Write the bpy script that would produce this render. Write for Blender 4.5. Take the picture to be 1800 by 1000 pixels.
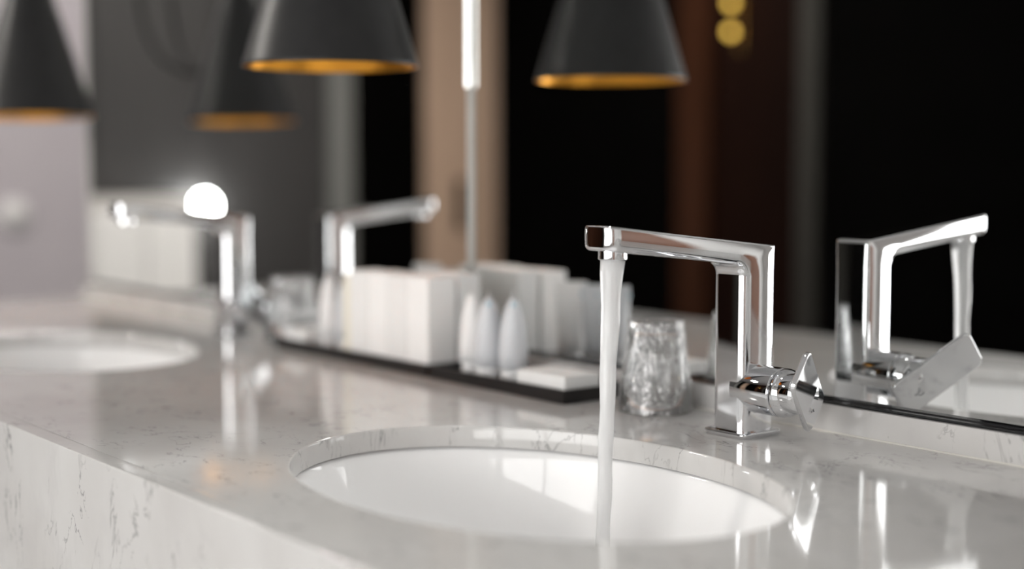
import bpy, bmesh, math, random
from mathutils import Vector, Matrix, noise
random.seed(7)
S = bpy.context.scene
for o in list(bpy.data.objects): bpy.data.objects.remove(o, do_unlink=True)
C = S.collection

# ------------------------------------------------------------------ camera
# The counter runs along -X (away from the camera), the mirror wall lies towards +Y.
ZC = 0.85                       # counter top height
CAM_H = 0.27                    # camera above the counter top
F_PX, YAW, PITCH = 2537.46, 0.66399, 0.080155
cd = bpy.data.cameras.new('camera'); cam = bpy.data.objects.new('camera', cd); C.objects.link(cam)
cd.sensor_fit = 'HORIZONTAL'; cd.sensor_width = 36.0; cd.lens = F_PX / 1800 * 36
cd.clip_start = 0.02; cd.clip_end = 60
cam.location = (0, 0, ZC + CAM_H)
fwd = Vector((-math.cos(YAW) * math.cos(PITCH), math.sin(YAW) * math.cos(PITCH), -math.sin(PITCH)))
cam.rotation_euler = fwd.to_track_quat('-Z', 'Y').to_euler()
cd.dof.use_dof = True; cd.dof.focus_distance = 1.40; cd.dof.aperture_fstop = 1.45; cd.dof.aperture_blades = 0
S.camera = cam

# ------------------------------------------------------------------ world, exposure
w = bpy.data.worlds.new('sky'); S.world = w; w.use_nodes = True
w.node_tree.nodes['Background'].inputs[0].default_value = (0.75, 0.85, 1, 1)
w.node_tree.nodes['Background'].inputs[1].default_value = 1.0
vs = S.view_settings
vs.view_transform = 'Standard'; vs.look = 'None'; vs.exposure = 0.0; vs.gamma = 1; vs.use_curve_mapping = False
WIN_FRONT = 6.2      # daylight in the window behind the camera
SPOT = 50.0           # watts of the added fill spots over the basins
FILL_WALL = 52.0      # added fill lamp over the mauve wall
FILL_ROOM = 190.0     # added fill lamp over the cabinet and beige door

# ------------------------------------------------------------------ materials
def mat(name, col=(0.8, 0.8, 0.8), rough=0.5, metal=0.0, spec=0.5, emit=None, strength=0.0, trans=0.0, ior=1.45, coat=0.0):
    m = bpy.data.materials.new(name); m.use_nodes = True
    b = m.node_tree.nodes['Principled BSDF']
    b.inputs['Base Color'].default_value = (*col, 1); b.inputs['Roughness'].default_value = rough
    b.inputs['Metallic'].default_value = metal; b.inputs['Specular IOR Level'].default_value = spec
    b.inputs['Transmission Weight'].default_value = trans; b.inputs['IOR'].default_value = ior
    b.inputs['Coat Weight'].default_value = coat
    if emit:
        b.inputs['Emission Color'].default_value = (*emit, 1); b.inputs['Emission Strength'].default_value = strength
    return m
def N(m, t, **kw):
    n = m.node_tree.nodes.new(t)
    for k, v in kw.items():
        if k in n.inputs: n.inputs[k].default_value = v
        else: setattr(n, k, v)
    return n
def L(m, a, b): m.node_tree.links.new(a, b)
def grain(m, c1, c2, scale=20, stretch=(1, 1, 1), bump=0.0, rough=None):
    """procedural colour variation on a material, in world position"""
    b = m.node_tree.nodes['Principled BSDF']
    g = N(m, 'ShaderNodeNewGeometry'); mp = N(m, 'ShaderNodeMapping'); mp.inputs['Scale'].default_value = stretch
    L(m, g.outputs['Position'], mp.inputs['Vector'])
    nz = N(m, 'ShaderNodeTexNoise', Scale=scale, Detail=4.0); L(m, mp.outputs[0], nz.inputs['Vector'])
    r = N(m, 'ShaderNodeValToRGB'); r.color_ramp.elements[0].position = 0.3; r.color_ramp.elements[1].position = 0.7
    r.color_ramp.elements[0].color = (*c1, 1); r.color_ramp.elements[1].color = (*c2, 1)
    L(m, nz.outputs['Fac'], r.inputs[0]); L(m, r.outputs[0], b.inputs['Base Color'])
    if bump:
        bp = N(m, 'ShaderNodeBump', Strength=bump, Distance=0.002); L(m, nz.outputs['Fac'], bp.inputs['Height']); L(m, bp.outputs[0], b.inputs['Normal'])
    return m

def stone_material():
    m = mat('white_quartz', (0.74, 0.73, 0.72), 0.07, spec=0.5)
    b = m.node_tree.nodes['Principled BSDF']
    g = N(m, 'ShaderNodeNewGeometry')
    mp = N(m, 'ShaderNodeMapping'); mp.inputs['Scale'].default_value = (1.0, 1.5, 0.42); mp.inputs['Rotation'].default_value = (0.0, 0.12, 0.5)
    L(m, g.outputs['Position'], mp.inputs['Vector'])
    def vein(scale, width, seed, mask_scale, lo, hi, dist):
        off = N(m, 'ShaderNodeVectorMath', operation='ADD'); off.inputs[1].default_value = (seed, seed * 1.7, seed * 0.6)
        L(m, mp.outputs[0], off.inputs[0])
        n1 = N(m, 'ShaderNodeTexNoise', Scale=scale, Detail=5.0, Roughness=0.62, Distortion=dist); L(m, off.outputs[0], n1.inputs['Vector'])
        a = N(m, 'ShaderNodeMath', operation='SUBTRACT'); a.inputs[1].default_value = 0.5; L(m, n1.outputs['Fac'], a.inputs[0])
        ab = N(m, 'ShaderNodeMath', operation='ABSOLUTE'); L(m, a.outputs[0], ab.inputs[0])
        mr = N(m, 'ShaderNodeMapRange'); mr.inputs['From Min'].default_value = 0.0; mr.inputs['From Max'].default_value = width
        mr.inputs['To Min'].default_value = 1.0; mr.inputs['To Max'].default_value = 0.0; L(m, ab.outputs[0], mr.inputs['Value'])
        n2 = N(m, 'ShaderNodeTexNoise', Scale=mask_scale, Detail=3.0); L(m, off.outputs[0], n2.inputs['Vector'])
        mk = N(m, 'ShaderNodeMapRange'); mk.inputs['From Min'].default_value = lo; mk.inputs['From Max'].default_value = hi; L(m, n2.outputs['Fac'], mk.inputs['Value'])
        mu = N(m, 'ShaderNodeMath', operation='MULTIPLY'); L(m, mr.outputs[0], mu.inputs[0]); L(m, mk.outputs[0], mu.inputs[1])
        return mu.outputs[0]
    v1 = vein(9.0, 0.010, 3.1, 14.0, 0.50, 0.62, 0.8)
    v2 = vein(19.0, 0.012, 8.4, 20.0, 0.53, 0.64, 0.5)
    v3 = vein(4.5, 0.05, 1.3, 7.0, 0.48, 0.75, 1.0)
    mx = N(m, 'ShaderNodeMath', operation='MAXIMUM'); L(m, v1, mx.inputs[0]); L(m, v2, mx.inputs[1])
    base = N(m, 'ShaderNodeTexNoise', Scale=6.0, Detail=6.0); L(m, g.outputs['Position'], base.inputs['Vector'])
    r = N(m, 'ShaderNodeValToRGB'); r.color_ramp.elements[0].color = (0.60, 0.588, 0.575, 1); r.color_ramp.elements[1].color = (0.67, 0.665, 0.655, 1)
    r.color_ramp.elements[0].position = 0.35; r.color_ramp.elements[1].position = 0.65; L(m, base.outputs['Fac'], r.inputs[0])
    soft = N(m, 'ShaderNodeMix', data_type='RGBA'); soft.inputs[7].default_value = (0.50, 0.49, 0.49, 1)
    s3 = N(m, 'ShaderNodeMath', operation='MULTIPLY'); s3.inputs[1].default_value = 0.35; L(m, v3, s3.inputs[0])
    L(m, s3.outputs[0], soft.inputs[0]); L(m, r.outputs[0], soft.inputs[6])
    fin = N(m, 'ShaderNodeMix', data_type='RGBA'); fin.inputs[7].default_value = (0.16, 0.155, 0.16, 1)
    k = N(m, 'ShaderNodeMath', operation='MULTIPLY'); k.inputs[1].default_value = 0.72; L(m, mx.outputs[0], k.inputs[0])
    L(m, k.outputs[0], fin.inputs[0]); L(m, soft.outputs[2], fin.inputs[6]); L(m, fin.outputs[2], b.inputs['Base Color'])
    return m

M = {}
M['stone'] = stone_material()
M['chrome'] = mat('polished_chrome', (0.86, 0.87, 0.89), 0.03, 1.0)
M['chrome_dark'] = mat('chrome_shadow_gap', (0.08, 0.08, 0.085), 0.25, 1.0)
M['etch'] = mat('laser_etched_mark', (0.36, 0.36, 0.37), 0.40, 1.0)
M['mirror'] = mat('mirror_silver', (0.90, 0.91, 0.905), 0.0, 1.0)
M['edge'] = mat('black_mirror_channel', (0.012, 0.012, 0.014), 0.16, 0.0, 0.6)
M['ceramic'] = mat('white_ceramic', (0.965, 0.965, 0.967), 0.06, spec=0.5)
M['seal'] = mat('cream_sealant', (0.74, 0.72, 0.67), 0.5)
M['black_tray'] = grain(mat('black_tray_lacquer', rough=0.35), (0.010, 0.009, 0.009), (0.018, 0.016, 0.016), 60, bump=0.05)
M['carton'] = grain(mat('white_carton', rough=0.55, spec=0.3), (0.86, 0.865, 0.86), (0.89, 0.895, 0.89), 30)
M['carton2'] = grain(mat('ivory_carton', rough=0.55, spec=0.3), (0.80, 0.805, 0.80), (0.83, 0.835, 0.83), 30)
M['cream'] = grain(mat('cream_carton', rough=0.55, spec=0.3), (0.80, 0.77, 0.66), (0.83, 0.80, 0.70), 30)
M['tube'] = mat('white_tube_plastic', (0.88, 0.88, 0.88), 0.3)
M['tube_grey'] = mat('pale_grey_tube_plastic', (0.66, 0.68, 0.71), 0.28)
M['tube_cap'] = mat('tube_cap_plastic', (0.80, 0.80, 0.80), 0.25)
M['tube_blue'] = mat('pale_blue_print', (0.42, 0.55, 0.62), 0.35)
M['glass'] = mat('clear_glass', (0.98, 0.99, 0.99), 0.02, trans=1.0, ior=1.45)
M['shade'] = grain(mat('satin_black_shade', rough=0.42, spec=0.5), (0.012, 0.012, 0.0125), (0.017, 0.017, 0.0175), 40)
M['gold'] = mat('gold_leaf_lining', (1.0, 0.46, 0.06), 0.28, 1.0)
M['brass'] = mat('brass', (0.70, 0.42, 0.14), 0.25, 1.0)
M['cord'] = mat('black_fabric_cord', (0.012, 0.011, 0.010), 0.7)
M['bulb'] = mat('warm_bulb', (1, 0.8, 0.5), 0.3, emit=(1.0, 0.62, 0.22), strength=8.0)

def crinkle_material():
    m = bpy.data.materials.new('crinkled_clear_film'); m.use_nodes = True
    nt = m.node_tree; out = nt.nodes['Material Output']; nt.nodes.remove(nt.nodes['Principled BSDF'])
    t = N(m, 'ShaderNodeTexCoord'); mp = N(m, 'ShaderNodeMapping'); mp.inputs['Scale'].default_value = (1, 1, 0.4); L(m, t.outputs['Object'], mp.inputs[0])
    v = N(m, 'ShaderNodeTexNoise', Scale=95.0, Detail=3.0, Distortion=1.4); L(m, mp.outputs[0], v.inputs['Vector'])
    bp = N(m, 'ShaderNodeBump', Strength=1.0, Distance=0.006); L(m, v.outputs['Fac'], bp.inputs['Height'])
    tr = N(m, 'ShaderNodeBsdfTransparent'); gl = N(m, 'ShaderNodeBsdfGlossy', Roughness=0.06); df = N(m, 'ShaderNodeBsdfTranslucent'); df.inputs[0].default_value = (.9, .9, .9, 1)
    L(m, bp.outputs[0], gl.inputs['Normal'])
    m1 = N(m, 'ShaderNodeMixShader'); m1.inputs[0].default_value = 0.16; L(m, tr.outputs[0], m1.inputs[1]); L(m, df.outputs[0], m1.inputs[2])
    m2 = N(m, 'ShaderNodeMixShader'); m2.inputs[0].default_value = 0.22; L(m, m1.outputs[0], m2.inputs[1]); L(m, gl.outputs[0], m2.inputs[2])
    L(m, m2.outputs[0], out.inputs[0])
    return m
M['film'] = crinkle_material()
def water_material():
    m = mat('aerated_water', (0.94, 0.945, 0.95), 0.12, trans=0.40, ior=1.33)
    b = m.node_tree.nodes['Principled BSDF']
    t = N(m, 'ShaderNodeNewGeometry'); mp = N(m, 'ShaderNodeMapping'); mp.inputs['Scale'].default_value = (1, 1, 0.06); L(m, t.outputs['Position'], mp.inputs[0])
    v = N(m, 'ShaderNodeTexNoise', Scale=420.0, Detail=3.0); L(m, mp.outputs[0], v.inputs['Vector'])
    bp = N(m, 'ShaderNodeBump', Strength=0.35, Distance=0.001); L(m, v.outputs['Fac'], bp.inputs['Height']); L(m, bp.outputs[0], b.inputs['Normal'])
    return m
M['water'] = water_material()
# room
M['plaster'] = grain(mat('pale_plaster', rough=0.7), (0.80, 0.79, 0.775), (0.83, 0.82, 0.805), 5)
M['ceiling'] = grain(mat('ceiling_paint', rough=0.8), (0.45, 0.445, 0.44), (0.48, 0.475, 0.47), 4)
M['floor'] = grain(mat('dark_floor_tile', rough=0.35), (0.05, 0.045, 0.042), (0.08, 0.072, 0.068), 8)
M['mauve'] = grain(mat('pale_mauve_wall_paint', rough=0.45), (0.60, 0.555, 0.585), (0.63, 0.585, 0.61), 3)
M['greypanel'] = grain(mat('dark_grey_wall_panel', rough=0.5), (0.038, 0.0355, 0.035), (0.045, 0.042, 0.0415), 6, (1, 1, 0.2))
M['black_wall'] = grain(mat('black_wall_panel', rough=0.9, spec=0.02), (0.0012, 0.0011, 0.0010), (0.0018, 0.0016, 0.0015), 6)
M['brown_panel'] = grain(mat('dark_brown_veneer', rough=0.7, spec=0.05), (0.006, 0.0022, 0.0014), (0.010, 0.0036, 0.0022), 8, (1, 1, 0.15))
M['walnut'] = grain(mat('walnut_post', rough=0.5, spec=0.1), (0.026, 0.009, 0.004), (0.040, 0.014, 0.0065), 14, (1, 1, 0.1))
M['walnut2'] = grain(mat('red_brown_door_veneer', rough=0.4, spec=0.3), (0.16, 0.070, 0.040), (0.22, 0.10, 0.060), 14, (1, 1, 0.1))
M['darkmetal'] = mat('dark_metal_trim', (0.030, 0.028, 0.025), 0.6, spec=0.2)
M['greymetal'] = mat('grey_metal_trim', (0.20, 0.20, 0.19), 0.5)
M['palemetal'] = mat('pale_metal_trim', (0.55, 0.55, 0.52), 0.4)
M['beige'] = grain(mat('beige_door_veneer', rough=0.5), (0.55, 0.385, 0.285), (0.61, 0.43, 0.32), 10, (1, 1, 0.1))
M['white_lacquer'] = mat('white_lacquer', (0.90, 0.885, 0.87), 0.3)
M['taupe'] = mat('taupe_top', (0.72, 0.69, 0.665), 0.4)
M['sky1'] = mat('daylight_pane', (0.8, 0.8, 0.8), 0.5, emit=(1.0, 0.985, 0.97), strength=WIN_FRONT)
M['downlight'] = mat('downlight_lens', (1, 1, 1), 0.4, emit=(1.0, 0.95, 0.90), strength=FILL_WALL)
M['downlight2'] = mat('bright_downlight_lens', (1, 1, 1), 0.4, emit=(1.0, 0.95, 0.88), strength=FILL_ROOM)
M['led'] = mat('led_diffuser', (1, 1, 1), 0.4, emit=(1.0, 1.0, 0.96), strength=2.0)  # emission that whitens the upper joint strip
M['globe'] = mat('white_globe_light', (1, 1, 1), 0.3, emit=(0.97, 1.0, 0.98), strength=60.0)
M['amber'] = mat('amber_bulb', (1, 0.7, 0.2), 0.3, emit=(1.0, 0.62, 0.10), strength=3.0)

# ------------------------------------------------------------------ helpers
def P(n, l, h=0.0):
    """n metres towards the mirror, l metres along the counter, h above the counter top -> world"""
    return Vector((-l, n, ZC + h))
def tag(o, label, cat, group=None):
    o['label'] = label; o['category'] = cat
    if group: o['group'] = group
    return o
def obj(name, bm, m, parent=None, smooth=True, loc=None, kind=None):
    me = bpy.data.meshes.new(name); bmesh.ops.recalc_face_normals(bm, faces=bm.faces[:]) if bm.faces else None
    bm.to_mesh(me); bm.free()
    if smooth:
        for f in me.polygons: f.use_smooth = True
    ms = m if isinstance(m, (list, tuple)) else [m]
    for q in ms: me.materials.append(q)
    o = bpy.data.objects.new(name, me); C.objects.link(o)
    if parent: o.parent = parent
    if loc is not None: o.location = loc
    if kind: o['kind'] = kind
    return o
def thing(name, label, cat, loc=(0, 0, 0), group=None, rotz=0.0):
    o = bpy.data.objects.new(name, None); C.objects.link(o); o.location = loc; o.rotation_euler = (0, 0, rotz)
    o.empty_display_size = 0.05
    return tag(o, label, cat, group)
def box(bm, a, b, bevel=0.0, seg=2):
    a = Vector(a); b = Vector(b)
    r = bmesh.ops.create_cube(bm, size=1.0); vs_ = r['verts']
    for v in vs_:
        v.co = Vector([(a[i] + b[i]) / 2 + v.co[i] * abs(b[i] - a[i]) for i in range(3)])
    if bevel:
        es = list({e for v in vs_ for e in v.link_edges})
        bmesh.ops.bevel(bm, geom=es, offset=bevel, segments=seg, affect='EDGES', profile=0.5)
    return bm
def boxo(name, a, b, m, parent=None, bevel=0.0, kind=None, smooth=False, seg=2):
    o = obj(name, box(bmesh.new(), a, b, bevel, seg), m, parent, smooth=bool(bevel), kind=kind)
    if bevel: flat_shade(o)
    return o
def flat_shade(o, ang=35):
    """smooth bevels, flat faces: weighted normals"""
    md = o.modifiers.new('wn', 'WEIGHTED_NORMAL'); md.keep_sharp = True
def lathe(bm, prof, seg=48, axis=None, caps=True):
    """profile [(r,z)] around Z; axis: 4x4 matrix"""
    rings = []
    for r, z in prof:
        if r < 1e-6: rings.append([bm.verts.new((0, 0, z))])
        else: rings.append([bm.verts.new((r * math.cos(2 * math.pi * k / seg), r * math.sin(2 * math.pi * k / seg), z)) for k in range(seg)])
    for A, B in zip(rings, rings[1:]):
        for k in range(seg):
            k2 = (k + 1) % seg
            if len(A) == 1 and len(B) == 1: continue
            if len(A) == 1: bm.faces.new((A[0], B[k], B[k2]))
            elif len(B) == 1: bm.faces.new((A[k], B[0], A[k2]))
            else: bm.faces.new((A[k], B[k], B[k2], A[k2]))
    if caps:
        for R_ in (rings[0], rings[-1]):
            if len(R_) > 2: bm.faces.new(R_)
    if axis is not None:
        vv = [v for r_ in rings for v in r_]
        for v in vv: v.co = axis @ v.co
    return bm
def axis_matrix(origin, direction):
    q = Vector(direction).normalized().to_track_quat('Z', 'Y')
    return Matrix.Translation(origin) @ q.to_matrix().to_4x4()
def tube(bm, pts, r, seg=10, caps=True):
    rings = []; n = len(pts)
    up = Vector((0.13, 0.21, 0.97))
    for i, p in enumerate(pts):
        d = (pts[min(i + 1, n - 1)] - pts[max(i - 1, 0)]).normalized()
        a = d.cross(up); a = a.normalized() if a.length > 1e-4 else d.orthogonal().normalized(); b = d.cross(a).normalized()
        rr = r[i] if isinstance(r, (list, tuple)) else r
        rings.append([bm.verts.new(p + a * rr * math.cos(2 * math.pi * k / seg) + b * rr * math.sin(2 * math.pi * k / seg)) for k in range(seg)])
    for A, B in zip(rings, rings[1:]):
        for k in range(seg): bm.faces.new((A[k], B[k], B[(k + 1) % seg], A[(k + 1) % seg]))
    if caps: bm.faces.new(rings[0]); bm.faces.new(rings[-1])
    return bm
def fillet(pts, rad, seg=6):
    """2-D polygon with per-corner radii -> rounded polygon"""
    out = []; n = len(pts)
    for i in range(n):
        p0, p1, p2 = Vector(pts[i - 1]), Vector(pts[i]), Vector(pts[(i + 1) % n]); r = rad[i]
        if r <= 0: out.append(p1); continue
        a = (p0 - p1).normalized(); b = (p2 - p1).normalized()
        th = a.angle(b); t = r / math.tan(th / 2); c = p1 + (a + b).normalized() * (r / math.sin(th / 2))
        s = p1 + a * t - c; e = p1 + b * t - c
        ang0 = math.atan2(s.y, s.x); d = math.atan2(e.y, e.x) - ang0
        while d > math.pi: d -= 2 * math.pi
        while d < -math.pi: d += 2 * math.pi
        for k in range(seg + 1):
            q = ang0 + d * k / seg; out.append(c + Vector((math.cos(q), math.sin(q))) * r)
    return out
def copy_tree(o, parent=None):
    c = o.copy(); C.objects.link(c); c.parent = parent
    for ch in list(o.children): copy_tree(ch, c)
    return c
def struct(o): o['kind'] = 'structure'; return o

# ------------------------------------------------------------------ the room
XR, XL, YF, YM, ZT = 1.70, -5.50, -1.85, 1.181, 2.60
MIR_END = 2.955          # the mirror wall stops here
NJ = 1.1598              # upstand face
NF = 0.5112              # counter front
boxo('floor', (XL - .1, YF - .1, -0.1), (XR + .1, 2.9, 0), M['floor'], kind='structure')
boxo('ceiling', (XL - .1, YF - .1, ZT), (XR + .1, 2.9, ZT + .1), M['ceiling'], kind='structure')
boxo('wall_back', (-MIR_END, YM + .008, 0), (XR + .1, YM + .13, ZT), M['plaster'], kind='structure')
boxo('trim_1', (-MIR_END - .012, YM - .001, 0), (-MIR_END, YM + .135, ZT), M['palemetal'], kind='structure')
boxo('wall_alcove', (XL, 2.8, 0), (XR + .1, 2.9, ZT), M['plaster'], kind='structure')
# far end wall: mauve beside the mirror wall, dark panels further out
wl = boxo('wall_left', (XL - .1, YF - .1, 0), (XL, 2.9, ZT), M['mauve'], kind='structure')
for i, (y0, y1) in enumerate(((0.70, 0.163), (0.157, -0.377), (-0.383, -0.90))):
    boxo('panel', (XL, y1, 0.0), (XL + .03, y0, ZT), M['greypanel'], wl, bevel=.003)
boxo('trim_2', (XL, -1.02, 0), (XL + .045, -0.902, ZT), M['greymetal'], kind='structure')
boxo('door_1', (XL, -1.408, 0), (XL + .02, -1.022, ZT), M['black_wall'], kind='structure')
d2 = boxo('door_2', (XL, -1.81, 0.0), (XL + .05, -1.41, ZT), M['beige'], kind='structure', bevel=.003)
bm = bmesh.new(); box(bm, (XL + .05, -1.635, ZC - .02), (XL + .053, -1.575, ZC + .22), .0012); obj('recessed_pull', bm, M['black_wall'], d2)
# wall behind the camera
wf = boxo('wall_front', (XL - .1, YF - .1, 0), (-2.55, YF, ZT), M['black_wall'], kind='structure')
boxo('panel', (-5.45, YF, 0), (-4.23, YF + .01, ZT), M['black_wall'], wf)
boxo('trim_3', (-4.227, YF, 0), (-4.05, YF + .06, ZT), M['walnut'], kind='structure')
boxo('panel', (-4.048, YF, 0), (-3.612, YF + .02, ZT), M['brown_panel'], wf)
boxo('trim_4', (-3.61, YF, 0), (-3.515, YF + .035, ZT), M['darkmetal'], kind='structure')
# window in the wall behind the camera
WZ0, WZ1 = 0.45, 1.80
PANES = ((-1.95, -0.92), (-0.92, 0.10), (0.25, 1.12))
boxo('wall_front_sill', (-2.55, YF - .1, 0), (XR + .1, YF, WZ0), M['plaster'], kind='structure')
boxo('wall_front_head', (-2.55, YF - .1, WZ1), (XR + .1, YF, ZT), M['plaster'], kind='structure')
for nm, a, b in (('wall_front_pier', -2.55, PANES[0][0]), ('wall_front_mid_pier', PANES[1][1], PANES[2][0]), ('wall_front_return', PANES[2][1], XR + .1)):
    boxo(nm, (a, YF - .1, WZ0), (b, YF, WZ1), M['plaster'], kind='structure')
win = struct(thing('window_1', 'wide daylight window', 'window', (0, 0, 0))); del win['category']; del win['label']
for x0, x1 in PANES:
    boxo('pane', (x0 + .03, YF - .06, WZ0 + .03), (x1 - .03, YF - .05, WZ1 - .03), M['sky1'], win)
    for (a, b) in (((x0, YF - .07, WZ0), (x0 + .03, YF - .02, WZ1)), ((x1 - .03, YF - .07, WZ0), (x1, YF - .02, WZ1)),
                   ((x0 + .03, YF - .07, WZ0), (x1 - .03, YF - .02, WZ0 + .03)), ((x0 + .03, YF - .07, WZ1 - .03), (x1 - .03, YF - .02, WZ1))):
        boxo('frame_bar', a, b, M['white_lacquer'], win)
# near end wall: plaster with a walnut door
wr = boxo('wall_right', (XR, YF - .1, 0), (XR + .1, YM + .13, ZT), M['plaster'], kind='structure')
d3 = boxo('door_3', (XR - .03, -1.30, 0), (XR, -0.55, 2.10), M['walnut2'], kind='structure', bevel=.004)
obj('door_handle', tube(bmesh.new(), [Vector((XR - .03, -.64, 1.02)), Vector((XR - .075, -.64, 1.02)), Vector((XR - .08, -.66, 1.02)), Vector((XR - .08, -.76, 1.02))], .009, 12), M['chrome'], d3)

# ------------------------------------------------------------------ mirror panels
SEAM = 1.600
HU = 0.0284
def mirror(x0, x1, label):
    t = thing('wall_mirror', label, 'mirror', (0, 0, 0), 'mirror panels over the counter')
    bm = bmesh.new(); box(bm, (x0, YM, ZC + HU + .0030), (x1, YM + .006, 2.45)); obj('mirror_glass', bm, M['mirror'], t, smooth=False)
    bm = bmesh.new()
    prof = [(NJ + .0055, 0.0003), (NJ + .0050, .0016), (NJ + .0075, .0026), (YM - .004, .0026), (YM - .0030, .0036), (YM - .0003, .0036), (YM - .0003, .0003)]
    loops = [[bm.verts.new((x, y, ZC + HU + z)) for y, z in prof] for x in (x0, x1)]
    for k in range(len(prof)): bm.faces.new((loops[0][k], loops[0][(k + 1) % len(prof)], loops[1][(k + 1) % len(prof)], loops[1][k]))
    bm.faces.new(loops[0]); bm.faces.new(loops[1])
    obj('bottom_channel', bm, M['edge'], t, smooth=False)
    return t
mirror(-SEAM + .006, XR, 'large frameless wall mirror panel reflecting the running faucet')
mirror(-MIR_END, -SEAM - .006, 'wall mirror panel behind the far basin and the boxed toiletries')
bm = bmesh.new()   # half-round chrome joint strip
segs = 10; lo = []; hi = []
for k in range(segs + 1):
    a = math.pi * k / segs
    lo.append(bm.verts.new((-SEAM + .0065 * math.cos(a), YM - .0055 * math.sin(a), ZC + HU + .007))); hi.append(bm.verts.new((-SEAM + .0065 * math.cos(a), YM - .0055 * math.sin(a), 2.45)))
for k in range(segs): bm.faces.new((lo[k], lo[k + 1], hi[k + 1], hi[k]))
bm.faces.new((lo[-1], lo[0], hi[0], hi[-1])); bm.faces.new(lo); bm.faces.new(hi)
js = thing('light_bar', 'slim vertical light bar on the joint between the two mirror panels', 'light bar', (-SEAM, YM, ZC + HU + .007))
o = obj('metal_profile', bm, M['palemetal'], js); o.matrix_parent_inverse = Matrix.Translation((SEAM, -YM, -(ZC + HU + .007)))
bm = bmesh.new(); box(bm, (-.0032, -.0085, .345), (.0032, -.0040, 2.45 - ZC - HU - .012), .0015); obj('led_diffuser', bm, M['led'], js)  # added glow standing in for the bright upper stretch of the joint

# ------------------------------------------------------------------ counter
A_N, A_L, SN, SL1 = 0.1867, 0.2636, 0.7898, 0.9885
PITCH_L = 1.12
SL2 = SL1 + PITCH_L
CX0, CX1 = -MIR_END, XR - .002
ct = thing('vanity_counter', 'white veined stone vanity counter with two oval basin cutouts', 'counter', (0, 0, 0))
def ell(cx, cy, ax, ay, n=96): return [(cx + ax * math.cos(2 * math.pi * k / n), cy + ay * math.sin(2 * math.pi * k / n)) for k in range(n)]
TH = 0.022
bm = bmesh.new()
def loop_edges(pts, z):
    vv = [bm.verts.new((x, y, z)) for x, y in pts]
    return vv, [bm.edges.new((vv[i], vv[(i + 1) % len(vv)])) for i in range(len(vv))]
rect = [(CX0, NF + .0202), (CX1, NF + .0202), (CX1, YM + .006), (CX0, YM + .006)]
holes = [ell(-SL1, SN, A_L, A_N), ell(-SL2, SN, A_L, A_N)]
CH = 0.0016
outer, es = loop_edges(rect, ZC); alle = list(es); hl = []
for h in holes:
    cx = sum(p[0] for p in h) / len(h); cy = SN
    big = [(cx + (x - cx) * (1 + CH / A_L), cy + (y - cy) * (1 + CH / A_N)) for x, y in h]
    v_, e_ = loop_edges(big, ZC); alle += e_; hl.append((v_, h))
bmesh.ops.triangle_fill(bm, use_beauty=True, use_dissolve=False, edges=alle, normal=(0, 0, 1))
for v_, h in hl:
    rings = [v_]
    for f in (0.35, 1.0):   # small rounded arris
        cx = sum(p[0] for p in h) / len(h)
        q = CH * (1 - math.sin(f * math.pi / 2)); dz = CH * (1 - math.cos(f * math.pi / 2))
        rings.append([bm.verts.new((cx + (x - cx) * (1 + q / A_L), SN + (y - SN) * (1 + q / A_N), ZC - dz)) for x, y in h])
    rings.append([bm.verts.new((x, y, ZC - TH)) for x, y in h])
    for A, B in zip(rings, rings[1:]):
        for i in range(len(A)): bm.faces.new((A[i], A[(i + 1) % len(A)], B[(i + 1) % len(A)], B[i]))
ob = [bm.verts.new((x, y, ZC - TH)) for x, y in rect]
for i in range(4): bm.faces.new((outer[i], outer[(i + 1) % 4], ob[(i + 1) % 4], ob[i]))
top = obj('counter_slab', bm, M['stone'], ct, smooth=False)
for f in top.data.polygons: f.use_smooth = abs(f.normal.z) < 0.95 and len(f.vertices) == 4
boxo('front_apron', (CX0, NF, 0.46), (CX1, NF + .020, ZC), M['stone'], ct, bevel=.0012)
boxo('upstand', (CX0, NJ, ZC + .0002), (CX1, YM + .006, ZC + HU), M['stone'], ct, bevel=.0008)
boxo('end_panel', (CX0, NF + .021, 0), (CX0 + .03, YM + .006, ZC - TH - .0005), M['stone'], ct)
boxo('end_panel', (CX1 - .03, NF + .021, 0), (CX1, YM + .006, ZC - TH - .0005), M['stone'], ct)
bm = bmesh.new(); box(bm, (CX0, NJ - .0016, ZC + .0001), (CX1, NJ + .0001, ZC + .0016)); obj('sealant_bead', bm, M['seal'], ct, smooth=False)

# ------------------------------------------------------------------ basins
def basin(l, label):
    t = thing('undermount_basin', label, 'basin', (-l, SN, ZC - TH - .155), 'oval basins in the counter')
    bm = bmesh.new(); z0 = .155; n = 96
    prof = [(1.10, -.001), (1.012, -.001), (1.004, -.004), (.995, -.012), (.975, -.030), (.935, -.058), (.87, -.088), (.77, -.114), (.62, -.133), (.44, -.143), (.25, -.148), (.105, -.150)]
    outp = [(.105, -.160), (.44, -.155), (.64, -.145), (.80, -.124), (.90, -.096), (.965, -.062), (1.005, -.032), (1.03, -.014), (1.10, -.012)]
    rings = []
    for s, z in prof + outp:
        rings.append([bm.verts.new((A_L * s * math.cos(2 * math.pi * k / n), A_N * s * math.sin(2 * math.pi * k / n), z0 + z)) for k in range(n)])
    for A, B in zip(rings, rings[1:] + rings[:1]):
        for k in range(n): bm.faces.new((A[k], A[(k + 1) % n], B[(k + 1) % n], B[k]))
    obj('bowl', bm, M['ceramic'], t)
    bm = bmesh.new(); lathe(bm, [(0.0, .0085), (.016, .0082), (.021, .0072), (.0225, .0055), (.0225, -.004), (.0, -.004)], 40)
    obj('drain_cover', bm, M['chrome'], t)
    return t
basin(SL1, 'white oval basin under the running water')
basin(SL2, 'white oval basin in front of the far dry faucet, at left')

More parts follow.
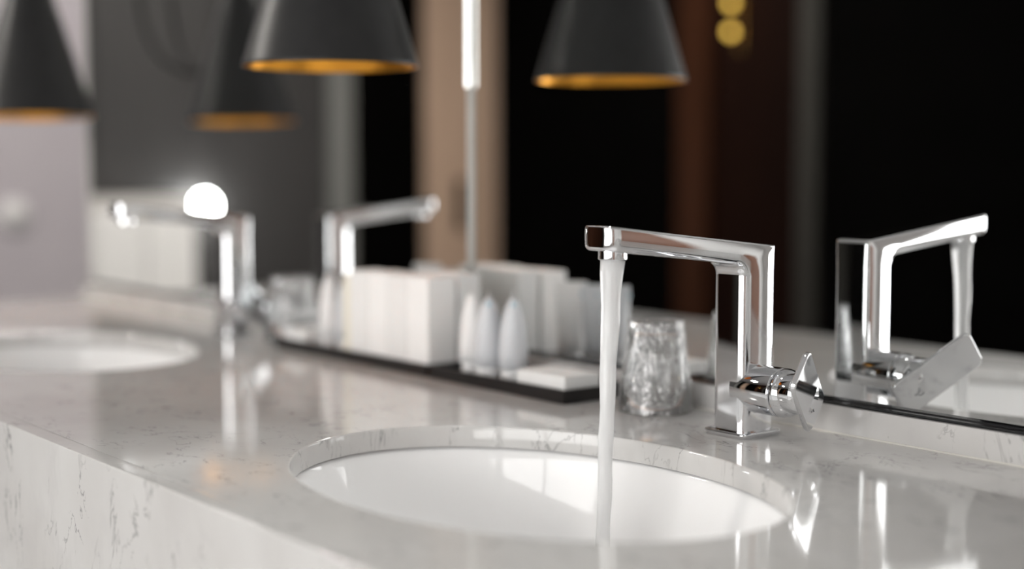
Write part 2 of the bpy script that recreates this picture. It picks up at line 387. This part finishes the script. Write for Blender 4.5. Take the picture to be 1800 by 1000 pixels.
# ------------------------------------------------------------------ faucet
W2 = 0.0445 / 2
def faucet(l, label):
    t = thing('basin_faucet', label, 'faucet', P(1.0858, l), 'chrome basin faucets')
    def Q(n, dl, h): return Vector((-dl, n - 1.0858, h))      # local
    # body: rounded-rectangle sections swept up the column, round the elbow and out along the spout
    RE, FR = 1.108, 1.0625                         # rear and front of the column
    TS = (.2172 - .1927) / (1.108 - .8845)         # rise of the spout
    top = lambda n: .1927 + (RE - n) * TS
    und = lambda n: .1745 + (FR - n) * TS
    ri = .013; th = math.pi / 2 - math.atan(TS)    # inner fillet
    sec = []                                       # (inner, outer, radius inner, radius outer, half width)
    ang = math.pi / 2 + math.atan(TS); tl = ri / math.tan(ang / 2)
    ic = Vector((FR - ri, und(FR) - tl))           # fillet centre
    for h in (.003, .006, .02, .05, .09, .13, ic.y): sec.append((Vector((FR, h)), Vector((RE, h)), .0095, .0055, W2))
    NS_ = 12; turn = math.pi - ang
    for k in range(1, NS_ + 1):
        a = turn * k / NS_
        I = ic + Vector((math.cos(a), math.sin(a))) * ri
        f = k / NS_
        if f <= .5:
            O = Vector((RE, ic.y + (top(RE) - ic.y) * min(1, f / .5)))
        else:
            nn_ = RE + (I.x - .001 - RE) * ((f - .5) / .5) ** 1.0; O = Vector((nn_, top(nn_)))
        sec.append((I, O, .0095 + (.0075 - .0095) * f, .0055 + (.0028 - .0055) * f, W2))
    endI = sec[-1][0]
    rt = .0125; tipn = .8845
    for f in (.25, .5, .75): 
        n_ = endI.x + (tipn + rt - endI.x) * f; sec.append((Vector((n_ + .0015 * (1 - f), und(n_))), Vector((n_, top(n_))), .0075, .0028, W2))
    for k in range(9):
        a = math.pi / 2 * k / 8; n_ = tipn + rt * (1 - math.sin(a)) ; hw = W2 - rt * (1 - math.cos(a))
        e_ = .0008 * max(0, k - 5)
        sec.append((Vector((n_, und(n_) + .0012 * (k / 8) ** 2 + e_)), Vector((n_, top(n_) - e_ * .5)), .0075 - .003 * k / 8, .0028, hw))
    bm = bmesh.new(); rings = []; AS = 6
    for (I, O, r1, r2, hw) in sec:
        d = O - I; D = d.length; d.normalize(); ring = []
        def bulge(sgn, b0, b1):
            for k in range(1, 8):
                f_ = k / 8; ring.append((sgn * (hw + .020 * D * 4 * f_ * (1 - f_)), b0 + (b1 - b0) * f_))
        for (bb, aa, r, q0) in ((D, hw, r2, 0), (D, -hw, r2, 90), (0, -hw, r1, 180), (0, hw, r1, 270)):
            r = min(r, D * .45, hw * .9)
            cb = bb - r if bb > 0 else r; ca = aa - math.copysign(r, aa)
            for k in range(AS + 1):
                q = math.radians(q0 + 90 * k / AS)
                sb, sa = math.sin(q), math.cos(q)
                # quadrant order: (+a,+b) -> (-a,+b) -> (-a,-b) -> (+a,-b)
                ring.append((ca + r * sa, cb + r * sb))
            if q0 == 90: bulge(-1, D - min(r2, D * .45, hw * .9), min(r1, D * .45, hw * .9))
            if q0 == 270: bulge(1, min(r1, D * .45, hw * .9), D - min(r2, D * .45, hw * .9))
        rings.append([bm.verts.new(Q(I.x + d.x * b_, a_, I.y + d.y * b_)) for a_, b_ in ring])
    nR = len(rings[0])
    for A, B in zip(rings, rings[1:]):
        for k in range(nR): bm.faces.new((A[k], A[(k + 1) % nR], B[(k + 1) % nR], B[k]))
    bm.faces.new(rings[-1])
    o = obj('body', bm, M['chrome'], t)
    wn = o.modifiers.new('wn', 'WEIGHTED_NORMAL'); wn.keep_sharp = False; wn.weight = 70
    # base plate
    bm = bmesh.new(); rr = fillet([(-.0285, -.029), (.0285, -.029), (.0285, .029), (-.0285, .029)], [.006] * 4, 5)
    R1 = []
    for (s, z) in ((1.0, 0.0), (1.0, .0040), (.985, .0052), (.93, .0056)):
        R1.append([bm.verts.new((p.x * s, p.y * s, z)) for p in rr])
    for A, B in zip(R1, R1[1:]):
        for k in range(len(A)): bm.faces.new((A[k], A[(k + 1) % len(A)], B[(k + 1) % len(A)], B[k]))
    bm.faces.new(R1[0]); bm.faces.new(R1[-1])
    flat_shade(obj('base_plate', bm, M['chrome'], t))
    # aerator
    bm = bmesh.new(); ax = Matrix.Translation(Q(.9065, 0, .1975))
    lathe(bm, [(.0125, 0), (.0125, -.003), (.0137, -.0035), (.0139, -.0045), (.0139, -.0118), (.0132, -.0126), (.0118, -.0126), (.0118, -.009), (0, -.009)], 40, ax)
    flat_shade(obj('aerator', bm, M['chrome'], t))
    # handle housing: horizontal cylinder leaving the near side
    hc = Q(1.0858, 0, .0485); dirl = Vector((1, 0, 0)); HE = .0540
    bm = bmesh.new(); lathe(bm, [(.0, .004), (.0245, .004), (.0245, HE - .0015), (.0238, HE - .0003), (.0222, HE), (0, HE)], 64, axis_matrix(hc, dirl))
    flat_shade(obj('handle_housing', bm, M['chrome'], t))
    bm = bmesh.new(); lathe(bm, [(.0, HE), (.0218, HE), (.0218, HE + .0012), (0, HE + .0012)], 48, axis_matrix(hc, dirl)); obj('shadow_ring', bm, M['chrome_dark'], t)
    # plate corners measured in two views
    FT = Vector((1.0555, .8952, .0962)); FB = Vector((1.0295, .8914, .0665)); RB = Vector((1.0946, .9288, .0155))
    def K(v): return Q(v.x, v.y - 1.0052, v.z)
    c = K((FT + RB) / 2); eL = (K(RB) - K(FB)); eS = (K(FT) - K(FB)); ll = eL.length * 1.13; ss = eS.length * 1.10
    eL.normalize(); nn = eL.cross(eS).normalized()
    if nn.x < 0: nn = -nn
    c = c + eL * .004
    eS = nn.cross(eL).normalized()
    if eS.z < 0: eS = -eS
    # dome + hub towards the plate
    start = hc + dirl * (HE + .0012)
    ddir = (dirl * .55 + nn * .45).normalized()
    bm = bmesh.new(); lathe(bm, [(0.0, 0), (.0238, 0), (.0245, .0008), (.0244, .003), (.0232, .0085), (.0208, .0135), (.018, .0165), (.0, .0175)], 56, axis_matrix(start, (dirl * .9 + nn * .1).normalized()))
    obj('handle_dome', bm, M['chrome'], t)
    rr = fillet([(-ll / 2, -ss / 2), (ll / 2, -ss / 2), (ll / 2, ss / 2), (-ll / 2, ss / 2)], [.0085] * 4, 8)
    bm = bmesh.new(); R1 = []
    for (dz, s) in ((-.0030, .0016), (-.0024, .0005), (-.0016, 0), (.0016, 0), (.0024, .0004), (.0029, .0014)):
        ring = []
        for p in rr:
            q = Vector((p.x - math.copysign(min(s, abs(p.x)), p.x), p.y - math.copysign(min(s, abs(p.y)), p.y)))
            ring.append(bm.verts.new(c + eL * q.x + eS * q.y + nn * dz))
        R1.append(ring)
    for A, B in zip(R1, R1[1:]):
        for k in range(len(A)): bm.faces.new((A[k], A[(k + 1) % len(A)], B[(k + 1) % len(A)], B[k]))
    bm.faces.new(R1[0]); bm.faces.new(R1[-1])
    plate = obj('lever', bm, M['chrome'], t); flat_shade(plate)
    bm = bmesh.new()   # hub: elliptical neck behind the plate
    hub_c = c + eL * .006
    hp = [start + dirl * .004, start * .45 + hub_c * .55 - nn * .004, hub_c - nn * .003]
    tube(bm, [hp[0], hp[0] * .5 + hp[1] * .5, hp[1], hp[1] * .4 + hp[2] * .6, hp[2]], [.0190, .0196, .0196, .0190, .0182], 48)
    obj('lever_hub', bm, M['chrome'], t)
    # small etched maker's mark: a curl and a foot
    bm = bmesh.new(); mk = c + eL * .023 - eS * .001 + nn * .0030
    up = Vector((0, 0, 1)); up = (up - nn * up.dot(nn)).normalized(); sd = up.cross(nn).normalized()
    def mark(pts2):
        tube(bm, [mk + sd * a * .0074 + up * b * .0074 for a, b in pts2], .00060, 6)
    mark([(.55 * math.cos(a), .55 * math.sin(a) - .45) for a in [math.radians(40 + 29 * k) for k in range(10)]])
    mark([(-.10, 1.35), (-.05, .9), (.0, .45), (.12, .08), (.42, -.10), (.30, -.42), (.05, -.42)])
    mark([(.25, -.45), (.55, -.85), (.85, -1.05)])
    obj('etched_mark', bm, M['etch'], plate)
    return t
LF = 1.0052
fa1 = faucet(LF, 'chrome faucet with water running from its spout, beside the clear tumbler')
fa2 = copy_tree(fa1); fa2.location = P(1.0858, LF + PITCH_L)
fa2['label'] = 'dry chrome faucet at the far basin, left of the toiletry trays'

# ------------------------------------------------------------------ running water
pts = []; rad = []
z0, z1 = .1846, -.150
for i in range(25):
    f = i / 24; h = z0 + (z1 - z0) * f; drop = z0 - h
    pts.append(P(.9065 - .0125 * (drop / .336) ** 0.8, LF + .0006 * math.sin(i * 1.1), h))
    rr = .0118 if i == 0 else .0064 + .0050 * math.exp(-drop / .085) + .0003 * math.sin(i * 1.7)
    rad.append(rr)
bm = bmesh.new(); tube(bm, pts, rad, 24)
tag(obj('water_stream', bm, M['water']), 'milky stream of water falling from the faucet into the basin', 'water')

# ------------------------------------------------------------------ trays with toiletries
def tray(l0, l1, label):
    n0, n1 = 1.0560, 1.1530; wd, h = .004, .0160
    bm = bmesh.new()
    loops = []
    for (i, z) in ((0, 0.0), (0, h), (wd, h), (wd, .0045)):
        loops.append([bm.verts.new(P(n, l, z)) for n, l in ((n0 + i, l0 + i), (n0 + i, l1 - i), (n1 - i, l1 - i), (n1 - i, l0 + i))])
    for A, B in zip(loops, loops[1:]):
        for k in range(4): bm.faces.new((A[k], A[(k + 1) % 4], B[(k + 1) % 4], B[k]))
    bm.faces.new(loops[0]); bm.faces.new(loops[-1])
    bmesh.ops.translate(bm, vec=(0, 0, .0003), verts=bm.verts[:])
    return tag(obj('toiletry_tray', bm, M['black_tray'], smooth=False), label, 'tray', 'black trays on the counter')
tray(1.2530, 1.5235, 'black tray holding a low white box and tapered tubes, nearest the tumbler')
tray(1.5300, 1.9270, 'long black tray holding the row of tall white cartons')
TZ = .0050
def carton(n0, n1, l0, l1, h, m, label, group, cat='box', name='toiletry_carton'):
    t = thing(name, label, cat, P((n0 + n1) / 2, (l0 + l1) / 2, TZ), group)
    a = (-(l1 - l0) / 2, -(n1 - n0) / 2, 0); b = ((l1 - l0) / 2, (n1 - n0) / 2, h - .0012)
    flat_shade(obj('carton_body', box(bmesh.new(), a, b, .0008, 2), m, t))
    flat_shade(obj('tuck_lid', box(bmesh.new(), (a[0] + .0006, a[1] + .0006, h - .0012), (b[0] - .0006, b[1] - .0006, h), .0004, 1), m, t))
    return t
which = ['nearest the gap between the two trays', 'second in the row from the tray gap', 'third in the row from the tray gap', 'last in the row, beside the cream box']
l = 1.5360
for k, (wd, h, m) in enumerate(((.050, .1235, 'carton'), (.046, .1230, 'carton2'), (.047, .1245, 'carton'), (.046, .1235, 'carton2'))):
    carton(1.0640, 1.1080, l, l + wd, h, M[m], 'tall white toiletry carton, ' + which[k], 'row of tall cartons'); l += wd + .0012
carton(1.0660, 1.1040, l + .001, l + .020, .1150, M['cream'], 'slim cream carton beside the row of white cartons', None)
carton(1.0640, 1.1180, 1.2610, 1.3500, .0255, M['carton'], 'low white soap box on the tray corner by the running water', 'low soap boxes', name='soap_box')
carton(1.0640, 1.1180, 1.8560, 1.9200, .0255, M['carton'], 'low white soap box on the far end of the long tray', 'low soap boxes', name='soap_box')
carton(1.1130, 1.1480, 1.5370, 1.6200, .1260, M['carton2'], 'white carton standing against the mirror behind the row', None)
def cosmetic_tube(n, l, h, r, cw, m, label, blue=True, ang=0.66):
    t = thing('toiletry_tube', label, 'tube', P(n, l, TZ), 'cosmetic tubes standing on their caps')
    d = Vector((-math.cos(ang), math.sin(ang), 0)); e = Vector((-d.y, d.x, 0))
    capn = .016
    bm = bmesh.new(); lathe(bm, [(0, 0), (r * .80, 0), (r * .84, .001), (r * .84, capn), (r * .70, capn + .001), (0, capn + .001)], 28); obj('cap', bm, M['tube_cap'], t)
    seg = 36; rings = []
    prof = [(0.0, .80), (.03, 1.0), (.2, 1.0), (.35, 1.0), (.5, 1.0), (.62, 1.0), (.72, 1.0), (.80, 1.0), (.86, 1.0), (.90, 1.0), (.93, 1.0), (1.0, 1.0)]
    bm = bmesh.new()
    for f, s in prof:
        z = capn + .001 + (h - capn) * f; fl = max(0, (f - .05)) / .88; fl = min(1, fl)
        aa = r * s * (1 - fl) + cw * fl; bb = max(.0009, r * s * math.sqrt(max(0, 1 - fl ** 2.2)))
        rings.append([bm.verts.new(d * aa * math.cos(2 * math.pi * k / seg) + e * bb * math.sin(2 * math.pi * k / seg) + Vector((0, 0, z))) for k in range(seg)])
    for A, B in zip(rings, rings[1:]):
        for k in range(seg): bm.faces.new((A[k], A[(k + 1) % seg], B[(k + 1) % seg], B[k]))
    bm.faces.new(rings[0]); bm.faces.new(rings[-1]); body = obj('tube_body', bm, m, t)
    if blue:
        bm = bmesh.new(); zz = h * .86
        box(bm, (-cw * 1.01, -.0031, zz), (cw * 1.01, .0031, zz + .006))
        bmesh.ops.rotate(bm, cent=(0, 0, 0), matrix=Matrix.Rotation(math.atan2(d.y, d.x), 3, 'Z'), verts=bm.verts[:]); obj('print_band', bm, M['tube_blue'], t, smooth=False)
    return t
cosmetic_tube(1.098, 1.4850, .112, .0175, .0225, M['tube'], 'white cosmetic tube closest to the tall cartons', False)
cosmetic_tube(1.090, 1.4400, .110, .0185, .0225, M['tube_grey'], 'pale grey cosmetic tube in the middle of the right tray')
cosmetic_tube(1.098, 1.4000, .112, .0185, .0225, M['tube_grey'], 'pale grey cosmetic tube just behind the low soap box')
cosmetic_tube(1.094, 1.8320, .118, .0175, .0225, M['tube'], 'white cosmetic tube beside the far soap box', False)
cosmetic_tube(1.096, 1.7880, .112, .0175, .0225, M['tube_grey'], 'pale grey cosmetic tube at the end of the carton row')

# ------------------------------------------------------------------ tumblers
def tumbler(n, l, label):
    t = thing('glass_tumbler', label, 'glass', P(n, l, .0006), 'upturned wrapped tumblers')
    R0, R1_, h, th = .0410, .0285, .100, .0022
    bm = bmesh.new()
    lathe(bm, [(R0 - th, .0), (R0, .0), (R0 * .93 + R1_ * .07, h * .1), (R0 * .4 + R1_ * .6, h * .6), (R1_, h - .004), (R1_ - .003, h), (0, h), ], 48, caps=False)
    # inner wall, thick base on top
    lathe(bm, [(R0 - th, .0), (R0 * .4 + R1_ * .6 - th, h * .6), (R1_ - th - .0005, h - .012), (R1_ - .007, h - .010), (0, h - .010)], 48, caps=False)
    bmesh.ops.remove_doubles(bm, verts=bm.verts[:], dist=1e-5)
    obj('glass_body', bm, M['glass'], t)
    bm = bmesh.new(); seg = 80; rings = []
    for j in range(26):
        f = j / 25; z = .001 + (h + .0015) * f; r = (R0 + .0022) * (1 - f) + (R1_ + .0024) * f
        ring = []
        for k in range(seg):
            a = 2 * math.pi * k / seg
            q = Vector((math.cos(a) * 3.2, math.sin(a) * 3.2, z * 30 + n * 10))
            dr = noise.noise(q) * .0016 + abs(noise.noise(q * 2.3)) * .0014
            ring.append(bm.verts.new(((r + dr) * math.cos(a), (r + dr) * math.sin(a), z)))
        rings.append(ring)
    for A, B in zip(rings, rings[1:]):
        for k in range(seg): bm.faces.new((A[k], A[(k + 1) % seg], B[(k + 1) % seg], B[k]))
    ctr = bm.verts.new((0, 0, h + .003))
    for k in range(seg): bm.faces.new((rings[-1][k], rings[-1][(k + 1) % seg], ctr))
    o = obj('clear_wrapper', bm, M['film'], t)
    return t
tumbler(1.1130, 1.1620, 'upturned clear tumbler in crinkled wrap beside the running faucet')
tumbler(1.1110, 1.9760, 'upturned clear tumbler at the far end of the trays')

# ------------------------------------------------------------------ pendant lamps
def pendant(n, l, h, tilt, label, swag):
    t = thing('pendant_lamp', label, 'pendant lamp', P(n, l, h), 'black cone pendant lamps')
    R, Rt, hh = .1110, .0240, .290
    prof = [(R, 0), (R - .0015, .004), (R + (Rt - R) * .25, hh * .25), (R + (Rt - R) * .5, hh * .5), (R + (Rt - R) * .75, hh * .75), (Rt, hh), (Rt - .004, hh + .003), (0, hh + .003)]
    rot = Matrix.Rotation(tilt, 4, 'Y')
    bm = bmesh.new(); lathe(bm, prof, 64, rot, caps=False)
    lathe(bm, [(R, 0), (R - .0022, 0)], 64, rot, caps=False)
    bmesh.ops.remove_doubles(bm, verts=bm.verts[:], dist=1e-5)
    obj('shade', bm, M['shade'], t)
    bm = bmesh.new(); lathe(bm, [(R - .0022, .0002), (R - .0036, .004), (R + (Rt - R) * .5 - .003, hh * .5), (Rt - .002, hh - .004), (0, hh - .004)], 64, rot, caps=False)
    obj('gold_lining', bm, M['gold'], t)
    bm = bmesh.new(); lathe(bm, [(0, hh - .004), (.014, hh - .004), (.014, hh - .045), (.012, hh - .05), (0, hh - .05)], 24, rot); obj('socket', bm, M['brass'], t)
    bm = bmesh.new(); lathe(bm, [(0, hh - .05), (.011, hh - .05), (.015, hh - .065), (.024, hh - .085), (.026, hh - .100), (.021, hh - .118), (.010, hh - .127), (0, hh - .129)], 24, rot); obj('bulb', bm, M['bulb'], t)
    bm = bmesh.new(); lathe(bm, [(0, hh + .003), (.013, hh + .003), (.013, hh + .035), (.006, hh + .042), (0, hh + .042)], 24, rot); obj('top_cap', bm, M['brass'], t)
    topz = ZT - (ZC + h); tp = rot @ Vector((0, 0, hh + .04))
    bm = bmesh.new(); tube(bm, [tp, Vector((tp.x, tp.y, topz))], .0035, 8); obj('suspension_cord', bm, M['cord'], t)
    bm = bmesh.new(); lathe(bm, [(0, topz - .03), (.05, topz - .03), (.055, topz - .02), (.055, topz - .0005), (0, topz - .0005)], 32, Matrix.Translation((tp.x, tp.y, 0))); obj('ceiling_canopy', bm, M['shade'], t)
    if swag:
        def smooth(p, it=3):
            for _ in range(it):
                q = [p[0]]
                for u_, v_ in zip(p, p[1:]): q += [u_ * .75 + v_ * .25, u_ * .25 + v_ * .75]
                p = q + [p[-1]]
            return p
        for pl, r in (([(-.60, topz), (-.56, .60), (-.51, .32), (-.45, .19), (-.33, .125), (-.20, .105), (-.125, .13), (-.098, .18), (-.085, .25), (-.062, .325), (-.02, .325)], .0075),
                      ([(-.38, topz), (-.36, .45), (-.33, .27), (-.29, .165), (-.22, .115)], .0060)):
            bm = bmesh.new(); tube(bm, smooth([Vector((x, 0, z)) for x, z in pl]), r, 10); obj('swag_cord', bm, M['cord'], t)
    return t
pendant(.9457, 1.5774, .3970, 0.0, 'black cone pendant lamp with gold lining hanging over the toiletry trays', False)
pendant(.9643, 2.6800, .3653, -0.03, 'black cone pendant lamp with gold lining at the left edge', True)

# ------------------------------------------------------------------ things seen far back and in the mirror, then added ceiling fill lamps
t = thing('storage_cabinet', 'low white cabinet before the dark panels, seen in the mirror', 'cabinet', (XL + .23, .130, 0))
flat_shade(obj('cabinet_body', box(bmesh.new(), (-.19, -.21, .06), (.19, .21, .965), .003), M['white_lacquer'], t))
flat_shade(obj('cabinet_top', box(bmesh.new(), (-.19, -.215, .9655), (.195, .215, 1.01), .006), M['taupe'], t))
flat_shade(obj('plinth', box(bmesh.new(), (-.18, -.20, 0), (.17, .20, .0595), .002), M['black_wall'], t))
for s in (-1, 1):
    dd = obj('cabinet_door', box(bmesh.new(), (.1905, min(s * .003, s * .205), .075), (.206, max(s * .003, s * .205), .955), .002), M['white_lacquer'], t); flat_shade(dd)
    obj('door_knob', lathe(bmesh.new(), [(0, 0), (.006, 0), (.006, .008), (.011, .013), (.009, .018), (0, .019)], 16, axis_matrix((.206, s * .03, .62), (1, 0, 0))), M['chrome'], dd)
t = thing('wall_light', 'small bright globe light beside the low cabinet, seen in the mirror', 'wall light', (XL + .03, -.278, .970))
obj('back_plate', lathe(bmesh.new(), [(0, .0005), (.03, .0005), (.03, .008), (.008, .011), (.008, .05), (0, .05)], 24, axis_matrix((0, 0, 0), (1, 0, 0))), M['palemetal'], t)
bm = bmesh.new(); bmesh.ops.create_uvsphere(bm, u_segments=24, v_segments=14, radius=.042, matrix=Matrix.Translation((.07, 0, 0))); obj('globe', bm, M['globe'], t)
t = thing('wall_sconce', 'brass wall sconce with two small amber bulbs, seen in the mirror', 'wall light', (-3.912, YF + .02, 1.70))
obj('bracket', box(bmesh.new(), (-.008, .0005, -.13), (.008, .012, .13), .002), M['brass'], t)
for z in (-.055, .055):
    obj('arm', tube(bmesh.new(), [Vector((0, .012, z)), Vector((0, .05, z))], .004, 10), M['brass'], t)
    bm = bmesh.new(); bmesh.ops.create_uvsphere(bm, u_segments=20, v_segments=12, radius=.016, matrix=Matrix.Translation((0, .06, z))); obj('bulb', bm, M['amber'], t)
t = thing('wall_thermostat', 'round pale wall dial on the mauve wall at far left', 'wall dial', (XL + .0005, 1.895, ZC + .095))
obj('dial_body', lathe(bmesh.new(), [(0, 0), (.060, 0), (.060, .012), (.054, .020), (0, .021)], 40, axis_matrix((0, 0, 0), (1, 0, 0))), M['white_lacquer'], t)
obj('dial_knob', lathe(bmesh.new(), [(0, .021), (.030, .021), (.028, .032), (0, .033)], 32, axis_matrix((0, 0, 0), (1, 0, 0))), M['white_lacquer'], t)
for k, (x, y) in enumerate(((-4.55, 1.7), (-3.8, -0.60))):  # unseen fill lamps, added to light the far wall, cabinet and door
    t = thing('ceiling_downlight', 'round ceiling downlight over the ' + ('mauve wall' if k == 0 else 'low white cabinet'), 'ceiling light', (x, y, ZT), 'round ceiling downlights')
    obj('trim_ring', lathe(bmesh.new(), [(.17, -.0005), (.19, -.0005), (.19, -.012), (.17, -.015)], 40, None, caps=False), M['white_lacquer'], t)
    obj('lens', lathe(bmesh.new(), [(0, -.004), (.17, -.004), (.17, -.010), (0, -.010)], 40), M['downlight' if k == 0 else 'downlight2'], t)
for l, y, lab, pw in ((SL1 - .05, .62, 'running faucet', SPOT), (SL2, .62, 'far basin', SPOT * .32)):  # unseen overhead spots, added to brighten the basins
    t = thing('ceiling_spotlight', 'small ceiling spotlight over the basin with the ' + lab if 'run' in lab else 'small ceiling spotlight over the ' + lab, 'ceiling light', (-l, y, ZT), 'ceiling spotlights over the basins')
    obj('trim_ring', lathe(bmesh.new(), [(.045, -.0005), (.060, -.0005), (.060, -.010), (.045, -.014)], 32, None, caps=False), M['white_lacquer'], t)
    obj('lens', lathe(bmesh.new(), [(0, -.002), (.045, -.002), (.045, -.006), (0, -.006)], 32), M['white_lacquer'], t)
    ld = bpy.data.lights.new('spot_beam', 'SPOT'); ld.energy = pw; ld.color = (1.0, 0.985, 0.96); ld.spot_size = math.radians(36); ld.spot_blend = 1.0; ld.shadow_soft_size = 0.12
    lo_ = bpy.data.objects.new('spot_beam', ld); C.objects.link(lo_); lo_.parent = t; lo_.location = (0, 0, -.02)
